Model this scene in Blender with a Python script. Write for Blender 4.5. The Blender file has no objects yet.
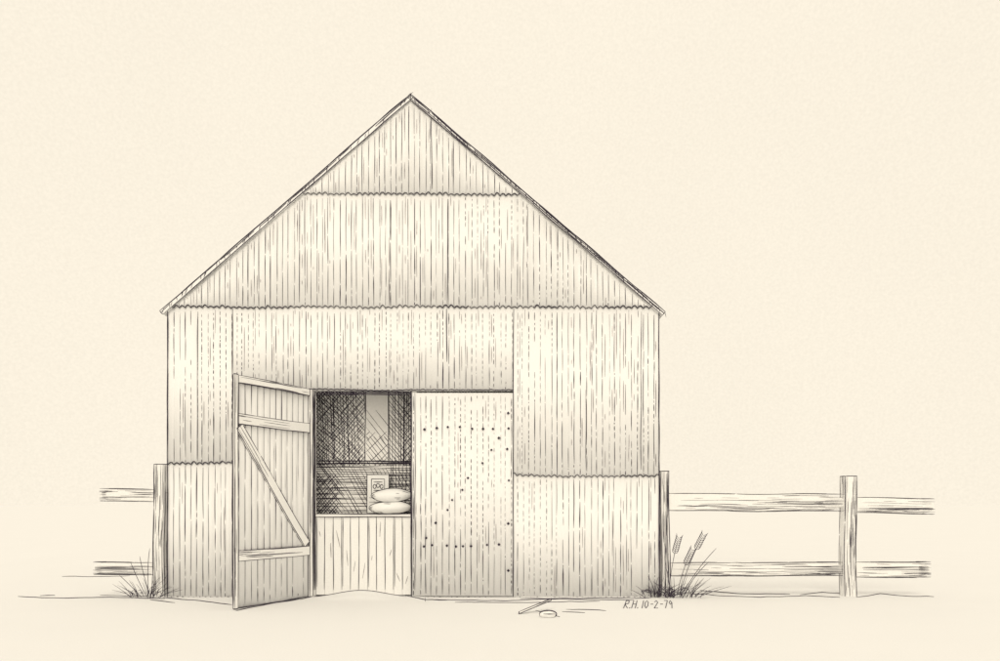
import bpy, math, random
from mathutils import Vector, noise
random.seed(7)
R=random.random
def ru(a,b): return a+(b-a)*random.random()
D=8.055; EYE=93/90.0
def fx(p): return (p-500)/90.0
def fz(p): return (597-p)/90.0
def W(px,py,Y):            # point on the upright plane at depth Y
    s=(D+Y)/D
    return Vector((fx(px)*s, Y, EYE+(504-py)/90.0*s))
def G(px,py,z=0.004):      # point on the ground
    s=93.0/(py-504)
    return Vector((fx(px)*s, D*(s-1), z))

# ---------------- materials
CREAM=(0.974,0.888,0.740)
def paint(name,base,var=0.02,scale=70,bump=0.0,big=0.02,rough=0.95):
    m=bpy.data.materials.new(name); m.use_nodes=True
    nt=m.node_tree; N=nt.nodes; L=nt.links
    b=N['Principled BSDF']; b.inputs['Roughness'].default_value=rough
    b.inputs['Specular IOR Level'].default_value=0.0
    tc=N.new('ShaderNodeTexCoord')
    n1=N.new('ShaderNodeTexNoise'); n1.inputs['Scale'].default_value=scale; n1.inputs['Detail'].default_value=3
    n2=N.new('ShaderNodeTexNoise'); n2.inputs['Scale'].default_value=0.9; n2.inputs['Detail'].default_value=3
    L.new(tc.outputs['Object'],n1.inputs['Vector']); L.new(tc.outputs['Object'],n2.inputs['Vector'])
    def mr(n,a):
        r=N.new('ShaderNodeMapRange'); r.inputs['From Min'].default_value=0.3; r.inputs['From Max'].default_value=0.7
        r.inputs['To Min'].default_value=1-a; r.inputs['To Max'].default_value=1+a
        L.new(n.outputs['Fac'],r.inputs['Value']); return r
    a=mr(n1,var); c=mr(n2,big)
    mu=N.new('ShaderNodeMath'); mu.operation='MULTIPLY'
    L.new(a.outputs[0],mu.inputs[0]); L.new(c.outputs[0],mu.inputs[1])
    vm=N.new('ShaderNodeVectorMath'); vm.operation='SCALE'; vm.inputs[0].default_value=base
    L.new(mu.outputs[0],vm.inputs['Scale']); L.new(vm.outputs[0],b.inputs['Base Color'])
    if bump:
        bp=N.new('ShaderNodeBump'); bp.inputs['Strength'].default_value=bump; bp.inputs['Distance'].default_value=0.004
        L.new(n1.outputs['Fac'],bp.inputs['Height']); L.new(bp.outputs[0],b.inputs['Normal'])
    return m
A=0.826
M_ground=paint('pale_ground',(A,A,A),0.022,75,0,0.006)
M_tin=paint('limewashed_tin',(0.915,0.913,0.908),0.02,80,0.05,0.012)
M_wood=paint('pale_timber',(0.91,0.905,0.89),0.03,60,0.15,0.015)
M_sack=paint('sack_cloth',(0.92,0.92,0.91),0.02,120,0.15,0.01)
M_in=paint('interior_boards',(0.94,0.93,0.91),0.03,40,0.1,0.03)
M_ink=paint('ink_line',(0.056,0.046,0.066),0.3,25,0,0.3)
M_inkf=paint('ink_line_faint',(0.22,0.19,0.20),0.3,25,0,0.3)

# ---------------- helpers
def obj(name,verts,faces,mat,parent=None,smooth=False):
    me=bpy.data.meshes.new(name); me.from_pydata([tuple(v) for v in verts],[],faces); me.update()
    me.materials.append(mat)
    if smooth:
        for p in me.polygons: p.use_smooth=True
    o=bpy.data.objects.new(name,me); bpy.context.scene.collection.objects.link(o)
    if parent: o.parent=parent
    return o
def empty(name,loc=(0,0,0)):
    e=bpy.data.objects.new(name,None); bpy.context.scene.collection.objects.link(e); e.empty_display_size=.2
    return e
class Ink:
    def __init__(s): s.v=[]; s.f=[]
    def tube(s,pts,r,taper=True,rs=None):
        n=len(pts)
        if n<2: return
        b0=len(s.v)
        for i,p in enumerate(pts):
            t=(pts[min(i+1,n-1)]-pts[max(i-1,0)])
            if t.length<1e-7: t=Vector((0,0,1))
            t.normalize()
            ref=Vector((0,1,0)) if abs(t.y)<0.9 else Vector((0,0,1))
            a=t.cross(ref).normalized(); b=t.cross(a)
            rr=r if rs is None else rs[i]
            if taper and (i==0 or i==n-1): rr*=0.45
            for k in ((1,0),(0,1),(-1,0),(0,-1)): s.v.append(p+a*(k[0]*rr)+b*(k[1]*rr))
        for i in range(n-1):
            for k in range(4):
                k2=(k+1)%4; s.f.append((b0+i*4+k,b0+i*4+k2,b0+i*4+4+k2,b0+i*4+4+k))
        s.f.append((b0,b0+1,b0+2,b0+3)); e=b0+(n-1)*4; s.f.append((e+3,e+2,e+1,e))
    def sketch(s,p,q,r=.005,wob=.004,seg=.12,axes=((1,0,0),(0,0,1)),rv=.3):
        d=(q-p); n=max(2,int(d.length/seg)+1); pts=[];rs=[]
        ph=ru(0,100); ax=[Vector(a) for a in axes]
        for i in range(n+1):
            t=i/n; w=Vector((0,0,0))
            for j,a in enumerate(ax): w+=a*(noise.noise(Vector((ph+j*17,t*d.length*2.2,0)))*wob*2)
            pts.append(p+d*t+w); rs.append(r*(1+rv*noise.noise(Vector((ph+50,t*d.length*6,3)))*2))
        s.tube(pts,r,True,rs)
    def dashes(s,p,q,r=.0035,lo=.06,hi=.5,glo=.008,ghi=.04,skip=0.0,wob=.002,axes=((1,0,0),)):
        d=q-p; Ln=d.length
        if Ln<.01: return
        u=d/Ln; t=ru(0,.03)
        while t<Ln:
            l=min(ru(lo,hi),Ln-t)
            if l>.006 and R()>skip:
                s.sketch(p+u*t,p+u*(t+l),r*ru(.7,1.2),wob,.1,axes)
            t+=l+ru(glo,ghi)
    def out(s,name,parent,mat=None):
        return obj(name,s.v,s.f,mat or M_ink,parent)
def box(name,lo,hi,mat,parent,bev=.006):
    x0,y0,z0=lo;x1,y1,z1=hi
    v=[(x0,y0,z0),(x1,y0,z0),(x1,y1,z0),(x0,y1,z0),(x0,y0,z1),(x1,y0,z1),(x1,y1,z1),(x0,y1,z1)]
    f=[(0,3,2,1),(4,5,6,7),(0,1,5,4),(1,2,6,5),(2,3,7,6),(3,0,4,7)]
    o=obj(name,v,f,mat,parent)
    if bev:
        m=o.modifiers.new('b','BEVEL'); m.width=bev; m.segments=2
    return o
def beam(name,p0,p1,U,V,hu,hv,parent,ink,edges=True,grain=(8,3,3,3),caps=(True,True),mat=None,rough=.006,er=.0048,taper_end=0,gr=.003,dark=0):
    """timber with irregular section; U,V unit; grain=(−U,+U,−V,+V) stroke counts"""
    p0=Vector(p0);p1=Vector(p1);U=Vector(U).normalized();V=Vector(V).normalized()
    n=max(6,int((p1-p0).length/.15)); b=min(hu,hv)*.35; vs=[];fs=[]
    sec=[(-hu,-hv+b),(-hu,hv-b),(-hu+b,hv),(hu-b,hv),(hu,hv-b),(hu,-hv+b),(hu-b,-hv),(-hu+b,-hv)]
    s1,s2=ru(0,99),ru(0,99)
    def off(t):
        L=(p1-p0).length*t
        return U*(noise.noise(Vector((s1,L*1.3,0)))*rough*1.5)+V*(noise.noise(Vector((s2,L*1.3,5)))*rough*2)
    for i in range(n+1):
        t=i/n; c=p0+(p1-p0)*t+off(t)
        k=1.0
        if taper_end and t>1-taper_end: k=1-.55*((t-(1-taper_end))/taper_end)
        for (u,v) in sec: vs.append(c+U*(u*k)+V*(v*k*(1+ru(-.02,.02))))
    for i in range(n):
        for k in range(8): fs.append((i*8+k,i*8+(k+1)%8,i*8+8+(k+1)%8,i*8+8+k))
    fs.append(tuple(range(7,-1,-1))); fs.append(tuple(n*8+k for k in range(8)))
    o=obj(name,vs,fs,mat or M_wood,parent)
    def P(t,u,v): return p0+(p1-p0)*t+off(t)+U*u+V*v
    L=(p1-p0).length
    def run(t0,t1,u,v,r,wob=.003):
        m=max(2,int(abs(t1-t0)*L/.1)+1); ph=ru(0,99); pts=[]
        for i in range(m+1):
            t=t0+(t1-t0)*i/m; w=noise.noise(Vector((ph,t*L*3,1)))*wob*2
            pts.append(P(t,u+(w if abs(u)<hu*.9 else 0),v+(w if abs(v)<hv*.9 else 0)))
        ink.tube(pts,r)
    if edges:
        for su in (-1,1):
            for sv in (-1,1):
                t=0.0
                while t<1:
                    l=ru(.4,1.5)/max(L,.01); e=min(1,t+l)
                    run(t,e,su*(hu-b*.35),sv*(hv-b*.25)*1.0,er*ru(.75,1.15)); t=e-.01/L if ru(0,1)<.6 else e+.015/L
                    if e>=1: break
    faces=[(-1,0),(1,0),(0,-1),(0,1)]
    for k,cnt in enumerate(grain):
        for _ in range(cnt):
            t0=R()*.95; t1=min(1,t0+ru(.08,.55)/L*1.0)
            w=ru(-.85,.85)
            if dark and R()<dark: w=-ru(.35,.95)  # strokes crowd the lower side, drawing shade in among the grain
            if k<2: u=faces[k][0]*(hu+.0005); v=w*(hv-b*.5)
            else: v=faces[k][1]*(hv+.0005); u=w*(hu-b*.5)
            run(t0,t1,u,v,gr*ru(.6,1.15))
    for e,on in zip((0,1),caps):
        if on:
            pts=[P(e,u,v) for (u,v) in sec]; pts.append(pts[0]); ink.tube(pts,er,False)
    return o

# ---------------- ground
gx=[-400,-200,-100,-50,-25,-14]+[-9+ i*.3 for i in range(61)]+[14,25,50,100,200,400]
gy=[-60,-25,-12]+[-8+i*.3 for i in range(44)]+[8,14,25,50,100,200,400,900]
def gh(x,y):
    return .085*math.exp(-((x+1.52)/.38)**2-((y+.08)/.16)**2)
gx=sorted(set(gx+[-2.5+i*.06 for i in range(34)])); gy=sorted(set(gy+[-.6+i*.05 for i in range(22)]))
vs=[(x,y,gh(x,y)) for y in gy for x in gx]; nx=len(gx)
fs=[(j*nx+i,j*nx+i+1,(j+1)*nx+i+1,(j+1)*nx+i) for j in range(len(gy)-1) for i in range(nx-1)]
ground=obj('ground',vs,fs,M_ground,None,True)

# ---------------- barn
barn=empty('corrugated_iron_barn')
PITCH=.0635; AMP=.0022
def wave(x): return AMP*math.cos(2*math.pi*x/PITCH)
XL,XR=fx(168),fx(659); AX=fx(411); EL=(fx(161.5),fz(312)); ER=(fx(664.5),fz(313)); AP=(AX,fz(96))
def roofz(x,off=.065):
    if x<AX: z=AP[1]+(x-AX)*(AP[1]-EL[1])/(AX-EL[0])
    else: z=AP[1]+(x-AX)*(ER[1]-AP[1])/(ER[0]-AX)
    return z-off
SC=.030
def scal_z(x,z0,amp):     # uneven scalloped hem of a sheet
    k=math.floor(x/PITCH)
    a=amp*(.55+.55*abs(noise.noise(Vector((k*.73,z0*3,1))))*2)
    return z0+min(a,amp*1.3)*abs(math.sin(math.pi*x/PITCH))+.016*noise.noise(Vector((x*1.7,z0,0)))
def sheet(name,x0,x1,z0,z1,y,scal=SC,clip=False,thick=.003,parent=barn):
    n=max(4,int((x1-x0)/PITCH*10)); vs=[];fs=[]
    for i in range(n+1):
        x=x0+(x1-x0)*i/n; zb=scal_z(x,z0,scal) if z0>.05 else z0; zt=z1
        if clip: zt=min(z1,roofz(x)); 
        if zt<zb+.002: zt=zb+.002
        vs+=[(x,y+wave(x),zb),(x,y+wave(x),zt)]
    for i in range(n): fs.append((2*i,2*i+2,2*i+3,2*i+1))
    o=obj(name,vs,fs,M_tin,parent,True)
    m=o.modifiers.new('s','SOLIDIFY'); m.thickness=thick; m.offset=-1
    return o
lines=Ink(); faint=Ink(); heavy=Ink()
def grooves(x0,x1,z0,z1,y,clip=False,dens=1.0,r=.0034,glo=.006,ghi=.04,lo=.05,hi=.5):
    k0=math.ceil(x0/PITCH); k1=math.floor(x1/PITCH)
    for k in range(k0,k1+1):
        x=k*PITCH
        if x-x0<.012 or x1-x<.012: continue
        zt=z1
        if clip: zt=min(z1,roofz(x)-.01)
        if zt-z0<.03: continue
        yy=y+AMP-.001
        rr=r*ru(.72,1.3)
        x+=ru(-.010,.010)
        z=zt-ru(0,.03); zend=z0+ru(0,.02)
        while z>zend+.01:
            L=min(ru(.2,.7),z-zend)
            q=noise.noise(Vector((x*1.1,z*1.1,y*40)))
            short=q>(.16 if hi<.45 else .26)
            x+=ru(-.002,.002)
            a=Vector((x,yy,z)); b=Vector((x,yy,z-L))
            if short: lines.dashes(a,b,rr*.95,.02,.10,.010,.03,.08)
            else: lines.dashes(a,b,rr,lo*2,hi*1.6,glo,ghi*.6,.02,.003)
            z-=L+ru(0,.012)
        if R()<.6*dens:
            xs=x+PITCH*ru(.3,.6); L=zt-z0
            for _ in range(int(ru(0,2.8)*L*dens)+1):
                a=z0+R()*L; b=min(zt,a+ru(.03,.35))
                if clip and b>roofz(xs)-.03: continue
                if b-a>.02 and x0<xs<x1: faint.sketch(Vector((xs,y+wave(xs)-.001,a)),Vector((xs,y+wave(xs)-.001,b)),.0026,.002,.1,((1,0,0),))
def scallop(x0,x1,z0,y,r=.0038,amp=SC):
    x=x0; pts=[]; brk=ru(.3,1)
    start=x
    while x<x1:
        z=(scal_z(x,z0,amp) if z0>.05 else z0+amp*abs(math.sin(math.pi*x/PITCH))*ru(.5,1.1))-.002+ru(-.002,.002)
        pts.append(Vector((x,y+wave(x)-.003,z)))
        x+=PITCH/8
        if x-start>brk:
            lines.tube(pts,r*ru(.6,1.2)); pts=pts[-1:] if R()<.6 else []; start=x; brk=ru(.12,.7)
    if len(pts)>1: lines.tube(pts,r)
Y0,Y1,Y2,Y3=0,-.009,-.018,-.027
x233,x312,x412,x513=fx(233),fx(313),fx(412),fx(513.5)
sheet('front_wall_sheet',XL,x233,0,fz(458),Y0);      grooves(XL,x233,0,fz(464),Y0,ghi=.02,hi=.8)
sheet('front_wall_sheet',XL,x233,fz(464),fz(305),Y1); grooves(XL,x233,fz(463),fz(310),Y1,ghi=.03,hi=.6)
sheet('front_wall_sheet',x233,x312,0,fz(388),Y0+.002); grooves(x233,x312,0,fz(390),Y0+.002)
sheet('front_wall_sheet',x233+.001,x513-.001,fz(390.5),fz(305),Y1,.010); grooves(x233,x513,fz(390),fz(310),Y1,dens=1,ghi=.06,lo=.03,hi=.3)
sheet('front_wall_sheet',x513,XR,0,fz(470),Y0);      grooves(x513,XR,0,fz(477),Y0,ghi=.03,hi=.45)
sheet('front_wall_sheet',x513,XR,fz(477),fz(305),Y1); grooves(x513,XR,fz(476),fz(310),Y1,ghi=.04,lo=.03,hi=.35)
sheet('gable_sheet',XL,XR,fz(308.5),fz(190),Y2,clip=True); grooves(XL,XR,fz(307),fz(197),Y2,True,1.2,hi=.7)
sheet('gable_sheet',fx(290),fx(535),fz(196),fz(90),Y3,clip=True); grooves(fx(290),fx(535),fz(195),fz(90),Y3,True,1.2,hi=.5)
scallop(XL,x233,fz(464),Y1); scallop(x513,XR,fz(477),Y1); scallop(XL+.03,XR-.03,fz(308.5),Y2); scallop(fx(303),fx(522),fz(196),Y3)
scallop(XL,x233,fz(598),Y0,.0045,.014); scallop(x412,XR,fz(598),Y0-.01,.0045,.014)
scallop(x312,x513,fz(390.5),Y1,.0048,.010)
# closed door leaf
sheet('closed_door',x412+.004,x513-.006,.01,fz(393),-.006,.004)
grooves(x412+.01,x513-.01,.02,fz(394),-.006,dens=.6,ghi=.05,lo=.03,hi=.4)
def vline(px,py0,py1,y,r=.0048,n=1,ink=None):
    for i in range(n):
        (ink or heavy).sketch(Vector((fx(px)+ru(-.003,.003),y,fz(py0))),Vector((fx(px)+ru(-.003,.003),y,fz(py1))),r,.004,.15)
vline(168.3,311,597,-.017,.0048,2); vline(658.8,311,597,-.017,.005,2)
vline(233,309,374,-.015,.0045); vline(513.5,309,597,-.015,.0042,1)
vline(411.5,391,597,-.013,.0050,2); vline(415,393,590,-.012,.003)
vline(447,309,362,-.015,.0050,1); vline(447.8,200,306,-.024,.0035); vline(432,110,190,-.033,.003)
vline(312.5,389,594,-.015,.0050,2); vline(586,390,470,-.015,.003); vline(641,312,470,-.015,.003); vline(198,312,460,-.015,.003)
vline(233,374,597,-.008,.003)
# nails of the closed door
nl=[]
for x in range(422,510,12): nl.append((x+ru(-3,3),428+ru(-1.5,1.5)))
for x in (424,432,447,456,463,471,487,499): nl.append((x,546+ru(-1.5,1.5)))
for t in (0,.12,.25,.4,.52,.62,.72,.85,1): nl.append((499-74*t+ru(-2,2),438+100*t))
for z in (412,452,484,520,570): nl.append((508+ru(-1,1),z+ru(-4,4)))
for (a,b) in nl:
    p=Vector((fx(a),-.016,fz(b))); rr=ru(.0135,.0175); heavy.tube([p+Vector((0,.008,0)),p+Vector((0,.002,0)),p+Vector((0,-.002,0)),p+Vector((0,-.004,0))],rr,False,[rr,rr,rr*.9,rr*.5])
# rake boards / roof
TH=.046
def slab(name,a,b,th,y0,y1,mat):
    d=Vector((b[0]-a[0],0,b[1]-a[1])).normalized(); nrm=Vector((-d.z,0,d.x)); 
    if nrm.z<0: nrm=-nrm
    A_=Vector((a[0],0,a[1]));B_=Vector((b[0],0,b[1])); A2=A_-nrm*th; B2=B_-nrm*th
    if abs(a[0]-AX)<1e-6: A2=Vector((AX,0,a[1]-th/abs(nrm.z)))
    vs=[]
    for y in (y0,y1):
        for p in (A_,B_,B2,A2): vs.append((p.x,y,p.z))
    return obj(name,vs,[(0,1,2,3),(7,6,5,4),(0,4,5,1),(1,5,6,2),(2,6,7,3),(3,7,4,0)],mat,barn),nrm
BD=7.0
for (e,nm) in ((EL,'left'),(ER,'right')):
    o,nrm=slab('roof',AP,e,TH,-.04,BD+.06,M_tin)
    a=Vector((AP[0],-.042,AP[1])); b=Vector((e[0],-.042,e[1]))
    heavy.sketch(a,b,.0062,.005,.15)
    heavy.sketch(a-nrm*TH,b-nrm*TH,.0050,.004,.15)
    t=0
    while t<1:   # broken second pass of the pen
        t2=min(1,t+ru(.03,.2)); 
        if R()<(.7 if nm=='left' else .95): heavy.sketch(a.lerp(b,t)-nrm*ru(.010,.018),a.lerp(b,t2)-nrm*ru(.010,.018),.0046,.003,.12)
        t=t2+ru(0,.02)
    if nm=='right': heavy.sketch(a-nrm*.03,b-nrm*.028,.0048,.006,.12)
    L=(b-a).length; n=int(L/(.055 if nm=='left' else .036))
    for i in range(n):
        t=(i+R())/n
        if R()<.3: continue
        p=a+(b-a)*t; q=p+(b-a).normalized()*ru(.02,.06)
        heavy.sketch(p-nrm*ru(.0,.012),q-nrm*ru(.03,.045),.0028,.001,.03)
    heavy.sketch(b,b-nrm*TH,.005,.001,.03)
    for i in range(int((BD)/.12)):
        y=-.02+i*.12
        lines.dashes(Vector((a.x,y,a.z+.003)),Vector((b.x,y,b.z+.003)),.0035,.1,1.2,.01,.06,.1,.002,((0,1,0),))
    heavy.sketch(Vector((b.x,-.04,b.z)),Vector((b.x,BD,b.z)),.005,.003,.3)
heavy.sketch(Vector((AX,-.04,AP[1]+.003)),Vector((AX,BD,AP[1]+.003)),.006,.003,.3)
heavy.sketch(Vector((AX-.03,-.045,AP[1]-.02)),Vector((AX+.03,-.045,AP[1]+.015)),.004,.002,.03)
# side walls and back wall
def ysheet(name,X,sgn):
    n=int(BD/PITCH*6); vs=[];fs=[]
    for i in range(n+1):
        y=.02+(BD-.02)*i/n; xx=X+sgn*(-.006+.005*math.cos(2*math.pi*y/PITCH)); vs+=[(xx,y,0),(xx,y,fz(315))]
    for i in range(n): fs.append((2*i,2*i+2,2*i+3,2*i+1))
    o=obj(name,vs,fs,M_tin,barn,True); m=o.modifiers.new('s','SOLIDIFY'); m.thickness=.004
    for k in range(1,int(BD/PITCH)):
        y=PITCH*(k+.5)
        lines.dashes(Vector((X+sgn*(-.010),y,fz(317))),Vector((X+sgn*(-.010),y,.02)),.0035,.1,.8,.01,.05,.12,.002,((0,1,0),))
ysheet('side_wall',XL,-1); ysheet('side_wall',XR,1)
vs=[];
bx=[XL+(XR-XL)*i/60 for i in range(61)]
for x in bx: vs+=[(x,BD,0),(x,BD,roofz(x,.08))]
obj('back_wall',vs,[(2*i,2*i+1,2*i+3,2*i+2) for i in range(60)],M_tin,barn)
# door frame
box('door_lintel',(x312-.03,.012,fz(391)),(x513,.07,fz(382)),M_wood,barn)
box('door_jamb',(x312-.03,.012,0),(x312+.02,.07,fz(391.5)),M_wood,barn)
box('door_jamb',(x412-.012,.012,0),(x412+.05,.07,fz(391.5)),M_wood,barn)
for dz in (391.5,393,394.5): heavy.sketch(Vector((x312+.02,.008,fz(dz))),Vector((x412-.01,.008,fz(dz))),.005,.003)
for dx in (.0,.012,.022): heavy.sketch(Vector((x312+dx,.008,fz(391))),Vector((x312+dx,.008,fz(590))),.0045,.003)
heavy.sketch(Vector((x412-.012,.006,fz(391))),Vector((x412-.012,.006,fz(592))),.0055,.003)
# half door of upright boards
hx0,hx1=x312+.024,x412-.016; nb=11; bw=(hx1-hx0)/nb
for i in range(nb):
    a=hx0+i*bw
    box('half_door_board',(a+.001,.035+ru(-.002,.002),.02),(a+bw-.001,.06,fz(516.5)),M_wood,barn,.002)
    heavy.sketch(Vector((a,.033,fz(517))),Vector((a+ru(-.004,.004),.033,fz(590))),.0038,.003)
    if i%3==0: heavy.sketch(Vector((a+.014,.031,fz(518))),Vector((a+.012,.031,fz(587))),.0026,.003)
    z=ru(.1,.7); faint.sketch(Vector((a+bw*ru(.3,.8),.031,z)),Vector((a+bw*ru(.3,.8),.031,z+ru(.05,.2))),.0026,.002)
box('half_door_rail',(hx0,.022,fz(517)),(hx1,.075,fz(514)),M_wood,barn,.003)
for dz in (514,517): heavy.sketch(Vector((hx0,.018,fz(dz))),Vector((hx1,.018,fz(dz))),.0045,.003)
# shelf behind half door
box('shelf',(hx0-.2,.08,fz(516.5)),(hx1+.2,.40,fz(514.2)),M_wood,barn,.003)

# interior partition, inked dark
PY=.42
def pi(px,py,dy=-.004): v=W(px,py,PY); v.y+=dy; return v
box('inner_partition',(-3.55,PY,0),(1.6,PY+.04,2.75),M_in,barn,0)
hat=Ink()
def clipseg(ax,ay,bx_,by_,X0,Y0_,X1,Y1_):
    t0,t1=0,1; dx=bx_-ax; dy=by_-ay
    for p,q in ((-dx,ax-X0),(dx,X1-ax),(-dy,ay-Y0_),(dy,Y1_-ay)):
        if abs(p)<1e-9:
            if q<0: return None
        else:
            r=q/p
            if p<0: t0=max(t0,r)
            else: t1=min(t1,r)
    return None if t0>=t1 else (ax+dx*t0,ay+dy*t0,ax+dx*t1,ay+dy*t1)
def hatch(X0,Ya,X1,Yb,ang,pitch,r,skip=.05):
    cx,cy=(X0+X1)/2,(Ya+Yb)/2; Lh=max(X1-X0,Yb-Ya)
    n=int(Lh*1.5/pitch)
    for i in range(-n,n):
        if R()<skip: continue
        o=(i+ru(-.25,.25))*pitch; an=ang+ru(-.02,.02); dx,dy=math.cos(an),math.sin(an)
        c=clipseg(cx-dy*o-dx*Lh*2,cy+dx*o-dy*Lh*2,cx-dy*o+dx*Lh*2,cy+dx*o+dy*Lh*2,X0,Ya,X1,Yb)
        if c and math.hypot(c[2]-c[0],c[3]-c[1])>2:
            Ls=math.hypot(c[2]-c[0],c[3]-c[1]); t=0
            while t<1:
                t2=min(1,t+ru(25,70)/Ls); a=(c[0]+(c[2]-c[0])*t,c[1]+(c[3]-c[1])*t); b=(c[0]+(c[2]-c[0])*t2,c[1]+(c[3]-c[1])*t2)
                hat.sketch(pi(*a),pi(*b),r*ru(.65,1.25),.004,.15); t=t2+ru(-2,3)/Ls if t2<1 else 1
rad=math.radians
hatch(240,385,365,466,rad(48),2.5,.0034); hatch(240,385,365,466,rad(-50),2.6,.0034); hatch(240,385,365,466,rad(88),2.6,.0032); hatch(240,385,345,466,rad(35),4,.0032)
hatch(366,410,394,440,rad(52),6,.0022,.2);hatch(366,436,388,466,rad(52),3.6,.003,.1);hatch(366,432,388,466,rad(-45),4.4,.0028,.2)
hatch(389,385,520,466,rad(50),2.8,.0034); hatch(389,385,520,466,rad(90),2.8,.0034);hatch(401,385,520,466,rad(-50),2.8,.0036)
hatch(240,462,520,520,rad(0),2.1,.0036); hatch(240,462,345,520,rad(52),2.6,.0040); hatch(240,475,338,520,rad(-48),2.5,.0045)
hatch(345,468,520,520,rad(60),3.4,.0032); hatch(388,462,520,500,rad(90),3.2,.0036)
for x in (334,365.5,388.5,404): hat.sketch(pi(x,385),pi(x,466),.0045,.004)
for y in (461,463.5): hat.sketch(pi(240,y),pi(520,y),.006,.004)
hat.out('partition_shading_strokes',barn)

# ---------------- open door leaf
hinge=Vector((-2.089,-.03,0)); tip=Vector((-2.6,-1.0,0)); dd=(tip-hinge).normalized(); nn=Vector((-dd.y,dd.x,0))
if nn.y>0: nn=-nn
DW=(tip-hinge).length; DZ0,DZ1=.012,fz(390)
def dp(u,z,n=0): return hinge+dd*u+Vector((0,0,z))+nn*n
dpitch=.082; n=int(DW/dpitch*10); vs=[];fs=[]
for i in range(n+1):
    u=DW*i/n; w=.003*math.cos(2*math.pi*u/dpitch)
    vs+=[dp(u,DZ0,w),dp(u,DZ1,w)]
for i in range(n): fs.append((2*i,2*i+2,2*i+3,2*i+1))
o=obj('open_door_sheet',vs,fs,M_tin,barn,True); m=o.modifiers.new('s','SOLIDIFY'); m.thickness=.003
di=Ink(); ax=((dd.x,dd.y,0),)
for k in range(1,int(DW/dpitch)+1):
    u=dpitch*(k-.5)
    if u>DW-.05: continue
    di.dashes(dp(u,DZ1-.03,-.001),dp(u,DZ0+.03,-.001),.0042,.2,1.2,.01,.04,.03,.002,ax)
    di.dashes(dp(u,DZ1-.03,-.008),dp(u,DZ0+.03,-.008),.0036,.2,.9,.01,.05,.05,.002,ax)
    if R()<.8:
        z=ru(.2,1.6); di.sketch(dp(u+.03,z,.003),dp(u+.03,z+ru(.1,.5),.003),.0028,.002,.1,ax)
def dbeam(name,u0,z0,u1,z1,half,th=.011,n0=.0155,grain=6):
    a=dp(u0,z0,n0);b=dp(u1,z1,n0); t=(b-a).normalized(); V=nn.cross(t)
    beam(name,a,b,-nn,V,th,half,barn,di,True,(grain//2,grain//2,1,1),(True,True),None,.003,.0044,0,.0026)
dbeam('door_stile',DW-.022,DZ0,DW-.022,DZ1,.022,grain=8)
dbeam('door_stile',.028,DZ0,.028,DZ1,.022,grain=8)
dbeam('door_rail',.052,DZ1-.04,DW-.046,DZ1-.04,.036,grain=10)
dbeam('door_rail',.052,fz(429),DW-.046,fz(429),.05,grain=14)
dbeam('door_rail',.052,fz(550),DW-.046,fz(550),.05,grain=26)
dbeam('door_brace',.09,fz(543.5),DW-.06,fz(435.5),.045,grain=8)
di.sketch(dp(0,DZ0,.01),dp(DW,DZ0,.01),.005,.003); di.sketch(dp(DW+.003,DZ0,0),dp(DW+.003,DZ1,0),.0045,.003)
di.out('open_door_ink_edges',barn)
lines.out('corrugation_lines',barn); faint.out('corrugation_faint_lines',barn,M_inkf); heavy.out('edge_lines',barn)

# ---------------- sacks and framed card on the shelf
def sack(name,px0,px1,py0,py1,Y,depth,pinch):
    p0=W(px0,py1,Y);p1=W(px1,py0,Y); cx=(p0.x+p1.x)/2; cz=(p0.z+p1.z)/2; a=(p1.x-p0.x)/2;c=(p1.z-p0.z)/2
    vs=[];fs=[];NU,NV=28,16
    def pt(u,v):
        prof=(1-abs(u)**pinch)**.62
        lump=1+.06*noise.noise(Vector((u*3,math.cos(v)*2,cz*9)))
        return Vector((cx+a*u+.004*math.sin(v*3),Y+depth*math.cos(v)*(.25+.75*prof)*lump*(1 if abs(u)<.999 else .4),cz+c*math.sin(v)*prof*lump+.006*math.sin(u*2.2)))
    for i in range(NU+1):
        for j in range(NV): vs.append(pt(-1+2*i/NU,2*math.pi*j/NV))
    for i in range(NU):
        for j in range(NV): fs.append((i*NV+j,i*NV+(j+1)%NV,(i+1)*NV+(j+1)%NV,(i+1)*NV+j))
    e=empty(name); obj('sack_body',vs,fs,M_sack,e,True)
    k=Ink()
    top=[pt(-1+2*i/24,math.pi*.55)+Vector((0,-.002,.002)) for i in range(25)]
    bot=[pt(-1+2*i/24,-math.pi*.55)+Vector((0,-.002,-.001)) for i in range(25)]
    k.tube(top,.0045);k.tube(bot,.0045)
    for q in range(6):
        v=math.pi+ru(-1,1); u0=ru(-.9,.5); 
        k.tube([pt(u0+t*.08,v+.03*t)+Vector((0,-.003,0)) for t in range(int(ru(3,6)))],.0018)
    for q in range(4):
        k.tube([pt(-.97+t*.06,math.pi+.8-.4*q)+Vector((0,-.003,0)) for t in range(4)],.0025)
    k.out('sack_seams',e); return e
sack('feed_sack',369,412,501.5,514,.20,.11,2.6)
sack('feed_sack',371,413,488.5,502.5,.19,.10,1.9)
fr=empty('framed_card'); FY=.34; a=W(367,514,FY); b=W(389,474.5,FY)
box('frame',(a.x,FY,fz(514)),(b.x,FY+.025,b.z),M_sack,fr,.004)
k=Ink()
def fp(px,py): v=W(px,py,FY); v.y=FY-.004; return v
def rect(x0,y0,x1,y1,r):
    k.tube([fp(x0,y0),fp(x1,y0),fp(x1,y1),fp(x0,y1),fp(x0,y0)],r,False)
rect(367,474.5,389,513,.0042); rect(371.5,479,384.5,494,.003)
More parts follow.
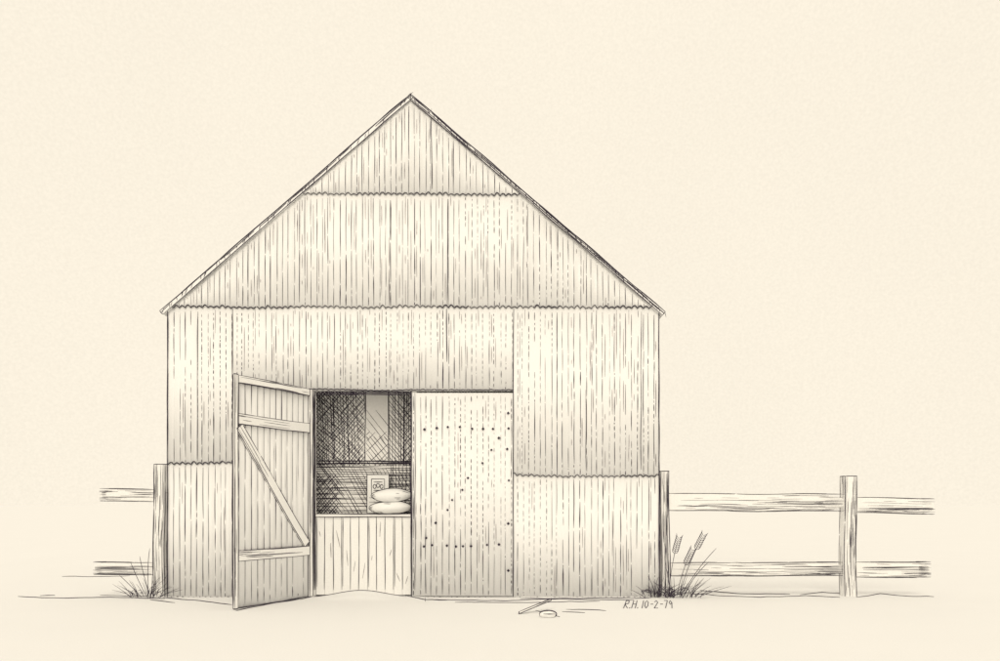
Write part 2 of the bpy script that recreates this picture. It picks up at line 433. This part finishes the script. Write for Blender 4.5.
for (cx,cy,rr) in ((374.6,486.5,1.5),(378,485.5,1.5),(381.6,486.5,1.5)):
    k.tube([fp(cx+rr*math.cos(t*.7),cy+rr*1.4*math.sin(t*.7)) for t in range(10)],.0038)
for y in (482,490.5): k.sketch(fp(373.5,y),fp(382.5,y),.003,.003,.03)
for y in (498,502,506): k.sketch(fp(369,y),fp(386,y),.0022,.003,.05)
k.out('card_lines',fr)

# ---------------- fences
def fence(name,posts,rails,side):
    e=empty(name); k=Ink()
    for (x0,x1,yt,d) in posts:
        c=fx((x0+x1)/2); h=fx(x1)-fx(x0)
        beam('post',(c,.10,-.05),(c+ru(-.01,.01),.10,fz(yt)),(0,1,0),(1,0,0),.07,h/2,e,k,True,(32,5,5,5),(False,True),None,.012,.0044,0,.0024)
        for _ in range(10):  # upright hatching draws shade onto one side of the post
            z=ru(.02,fz(yt)-.35); xx=c+h*.5*ru(.2,.8)*(1 if side>0 else -1)
            k.sketch(Vector((xx,.027,z)),Vector((xx,.027,z+ru(.1,.4))),.0026,.003)
    for (xa,xb,yt,yb,gr,yt2,yb2) in rails:
        zc=fz((yt+yb)/2); zc2=fz((yt2+yb2)/2); hv=(fz(yt)-fz(yb))/2
        beam('rail',(fx(xa),.10,zc),(fx(xb),.10,zc2),(0,1,0),(0,0,1),.045,hv,e,k,True,(gr,6,3,4),(False,False),None,.008,.0034,.12,.0021,.5)
        if abs(xb-xa)>40:
            sg=1 if xb>xa else -1
            for _ in range(5):
                z=zc2+ru(-.8,.8)*hv*.5
                k.sketch(Vector((fx(xb)-sg*ru(.3,.9),.05,z)),Vector((fx(xb)-sg*.02,.056,z)),.0022,.003)
    k.out('timber_grain_and_shade_lines',e); return e  # wood grain plus the hatched shade of posts and rails
fence('wooden_fence',[(151,163.5,464,1)],[(151,97,489,502,16,489,501),(151,90,563,576,14,563,575)],-1)
fence('wooden_fence',[(660.5,669.5,471,1),(846,859,476,1)],
      [(670,847,493,511,56,494,512),(859,938,497,513,20,500,513),(670,847,563,577,50,562,577),(859,934,562,578,22,565,576)],1)

# ---------------- grass tufts
def tuft(name,px0,px1,n,hmin,hmax,lean=0,heads=()):
    e=empty(name); k=Ink()
    c=(px0+px1)/2
    for i in range(n):
        px=ru(px0,px1); base=Vector((fx(px),ru(-.12,.05),0)); h=ru(hmin,hmax)*(1-.5*abs(px-c)/((px1-px0)/2+1e-6))
        l=(px-c)/90*ru(.6,2.0)+ru(-.1,.1)+lean
        bend=ru(.2,1); yb=ru(-.08,.08)
        pts=[base+Vector((l*(t**(1+bend)),yb*t,h*(t-.18*bend*t*t))) for t in [j/7 for j in range(8)]]
        k.tube(pts,.003,True,[.0036*(1-.6*j/7) for j in range(8)])
    for i in range(n//4):
        px=ru(px0,px1); b=Vector((fx(px),ru(-.15,0),.01)); r=ru(.02,.06)
        k.tube([b+Vector((r*math.cos(a*.6),.01*a,r+r*math.sin(a*.6))) for a in range(int(ru(5,9)))],.0028)
    for (bx_,tx,ty,kind) in heads:
        a=Vector((fx(bx_),-.03,0)); b=Vector((fx(tx),-.05,fz(ty)))
        m=a.lerp(b,.5)+Vector((-.03,0,.04))
        pts=[(a.lerp(m,t)).lerp(m.lerp(b,t),t) for t in [j/10 for j in range(11)]]
        k.tube(pts,.0032)
        if kind:
            d=(pts[-1]-pts[-3]).normalized(); s=Vector((d.z,0,-d.x))
            for j in range(9):
                p=pts[-1]-d*(j*.022-.02)
                for sg in (1,-1): k.tube([p,p+d*.02+s*sg*.026,p+d*.05+s*sg*.036+Vector((0,ru(-.01,.01),0))],.0040)
    k.out('blades',e); return e
tuft('grass_tuft',132,165,28,.12,.34,0,((150,152,548,0),(143,122,575,0),(148,133,562,0),(152,142,556,0)))
tuft('grass_tuft',641,672,38,.12,.30,.0)
tuft('grass_tuft',664,700,32,.12,.34,.06,((668,677,540,1),(678,701,537,1),(680,715,548,0),(676,690,552,1),(672,664,556,0),(682,707,562,0)))

# ---------------- marks scratched in the dirt in front of the barn
s=Ink()
def gl(pts,r=.0045,br=True):
    P=[]
    for (a,b) in zip(pts[:-1],pts[1:]):
        m=max(1,int(abs(b[0]-a[0])/6))
        for i in range(m): 
            t=i/m; px=a[0]+(b[0]-a[0])*t; py=a[1]+(b[1]-a[1])*t+.6*noise.noise(Vector((px*.08,py_seed,0)))
            q=G(px,py); q.z=gh(q.x,q.y)+.003; P.append(q)
    q=G(*pts[-1]); q.z=gh(q.x,q.y)+.003; P.append(q); s.tube(P,r,True,[r*(1+.4*noise.noise(Vector((i*.4,py_seed,2)))) for i in range(len(P))])
py_seed=0
for i,L in enumerate([[(18,597),(60,598.5),(110,597.5),(165,599)],[(100,595.5),(150,596.5)],[(163,598),(200,601),(232,605)],[(150,600),(175,603)],[(62,576.5),(95,577),(130,576)],
    [(236,611),(270,604),(300,599.5)],[(314,597),(322,598)],[(405,597),(425,600),(447,600.5)],[(425,598),(425.5,602)],
    [(430,600),(500,601),(560,599.5),(634,600.5)],[(455,602.5),(520,603),(600,601.5)],[(300,600),(312,598)],[(520,599),(650,598.5)],
    [(690,594),(720,596),(760,597.5),(805,596),(840,597.5)],[(700,590.5),(735,594),(790,594.5)],[(856,598),(880,594),(905,596.5),(934,597)],[(800,595),(822,592.5),(846,594)],
    [(562,612),(585,613)],[(566,609.5),(606,611)],[(40,596),(55,595.5)]]):
    py_seed=i*3.7; gl(L,ru(.0038,.005))
s.tube([Vector((x,-.10,gh(x,-.10)+.003)) for x in [-2.05+.06*i for i in range(18)]],.0034)
s.out('ground_scratch_lines',ground)
# lettering on the ground (slanted hand)
FONT={'R':[[(0,0),(0,1),(.75,.95),(.75,.6),(0,.5),(.85,0)]],'H':[[(0,0),(0,1)],[(.8,0),(.8,1)],[(0,.5),(.8,.5)]],'.':[[(0,0),(.18,.05)]],
 '1':[[(.2,0),(.25,1)]],'0':[[(.4,0),(.05,.3),(.05,.75),(.4,1),(.75,.75),(.75,.3),(.4,0)]],'-':[[(.1,.5),(.75,.5)]],'2':[[(0,.8),(.35,1),(.75,.75),(0,0),(.85,.0)]],
 '7':[[(0,1),(.8,1),(.3,0)]],'9':[[(.7,.7),(.35,1),(.05,.75),(.3,.5),(.7,.7),(.6,0)]],' ':[]}
t=Ink(); cx=621.0
for ch,adv in zip('R.H. 10-2-79',(5.4,2.4,5.4,2.4,1.5,3.0,5.4,4.4,5.4,4.4,5,5)):
    for st_ in FONT[ch]:
        t.tube([Vector(((cx+p[0]*4.4-500)/90*.91+.125*p[1],-.88+.56*p[1],.0035)) for p in st_],.0034,False)
    cx+=adv
t.out('ground_lettering',None)

# ---------------- stone and splinter of wood
st=empty('stone'); c=G(548,617); vs=[];fs=[];NU,NV=14,8
for j in range(NV+1):
    for i in range(NU):
        a=2*math.pi*i/NU; b=math.pi*j/NV-math.pi/2; q=1+.18*noise.noise(Vector((math.cos(a)*1.5,math.sin(a)*1.5,b)))
        vs.append((c.x+.078*q*math.cos(a)*math.cos(b),c.y+.07*q*math.sin(a)*math.cos(b),.022+.033*q*math.sin(b)))
for j in range(NV):
    for i in range(NU): fs.append((j*NU+i,j*NU+(i+1)%NU,(j+1)*NU+(i+1)%NU,(j+1)*NU+i))
obj('stone_body',vs,fs,M_wood,st,True)
k=Ink(); k.tube([c+Vector((.078*math.cos(a*.35),-.01,.024+.034*math.sin(a*.35))) for a in range(19)],.005,False)
k.sketch(c+Vector((-.05,-.07,.03)),c+Vector((.06,-.07,.028)),.0034)
k.out('stone_lines',st)
sp=empty('splintered_plank'); k=Ink(); a=G(519,614,.012); b=G(552,612,.10); b.y=a.y+.25
beam('plank',a,b,(0,-1,0.2),(.1,0.2,1),.03,.010,sp,k,True,(3,1,1,1),(True,True),None,.003,.0038,.5,.002)
k.sketch(G(536,611),G(560,617),.0042); k.out('plank_lines',sp)

# ---------------- sky, sun, camera
w=bpy.data.worlds.new('World'); bpy.context.scene.world=w; w.use_nodes=True
nt=w.node_tree; N=nt.nodes; L=nt.links; bg=N['Background']; bg.inputs['Strength'].default_value=1.0
tc=N.new('ShaderNodeTexCoord'); 
n1=N.new('ShaderNodeTexNoise'); n1.inputs['Scale'].default_value=330; n1.inputs['Detail'].default_value=4
n2=N.new('ShaderNodeTexNoise'); n2.inputs['Scale'].default_value=3; n2.inputs['Detail'].default_value=2
L.new(tc.outputs['Generated'],n1.inputs['Vector']);L.new(tc.outputs['Generated'],n2.inputs['Vector'])
def mr(n,a):
    r=N.new('ShaderNodeMapRange'); r.inputs['From Min'].default_value=.3; r.inputs['From Max'].default_value=.7
    r.inputs['To Min'].default_value=1-a; r.inputs['To Max'].default_value=1+a; L.new(n.outputs['Fac'],r.inputs['Value']); return r
a=mr(n1,.032); b=mr(n2,.010); mu=N.new('ShaderNodeMath'); mu.operation='MULTIPLY'; L.new(a.outputs[0],mu.inputs[0]);L.new(b.outputs[0],mu.inputs[1])
vm=N.new('ShaderNodeVectorMath'); vm.operation='SCALE'; vm.inputs[0].default_value=CREAM; L.new(mu.outputs[0],vm.inputs['Scale']); L.new(vm.outputs[0],bg.inputs['Color'])
sd=bpy.data.lights.new('sun','SUN'); sd.energy=1.0; sd.angle=rad(25); sd.color=(CREAM[0],CREAM[1],CREAM[2])
so=bpy.data.objects.new('sun',sd); bpy.context.scene.collection.objects.link(so); so.rotation_euler=(rad(45),0,rad(-8)); so.location=(0,-10,12)
cd=bpy.data.cameras.new('camera'); cam=bpy.data.objects.new('camera',cd); bpy.context.scene.collection.objects.link(cam)
cam.location=(0,-D,EYE); cam.rotation_euler=(rad(90),0,0); cd.sensor_width=36; cd.lens=.725*36; cd.shift_y=(504-330.5)/1000; cd.clip_end=3000; cd.clip_start=.05
sc=bpy.context.scene; sc.camera=cam
sc.view_settings.view_transform='Standard'; sc.view_settings.look='None'; sc.view_settings.exposure=0
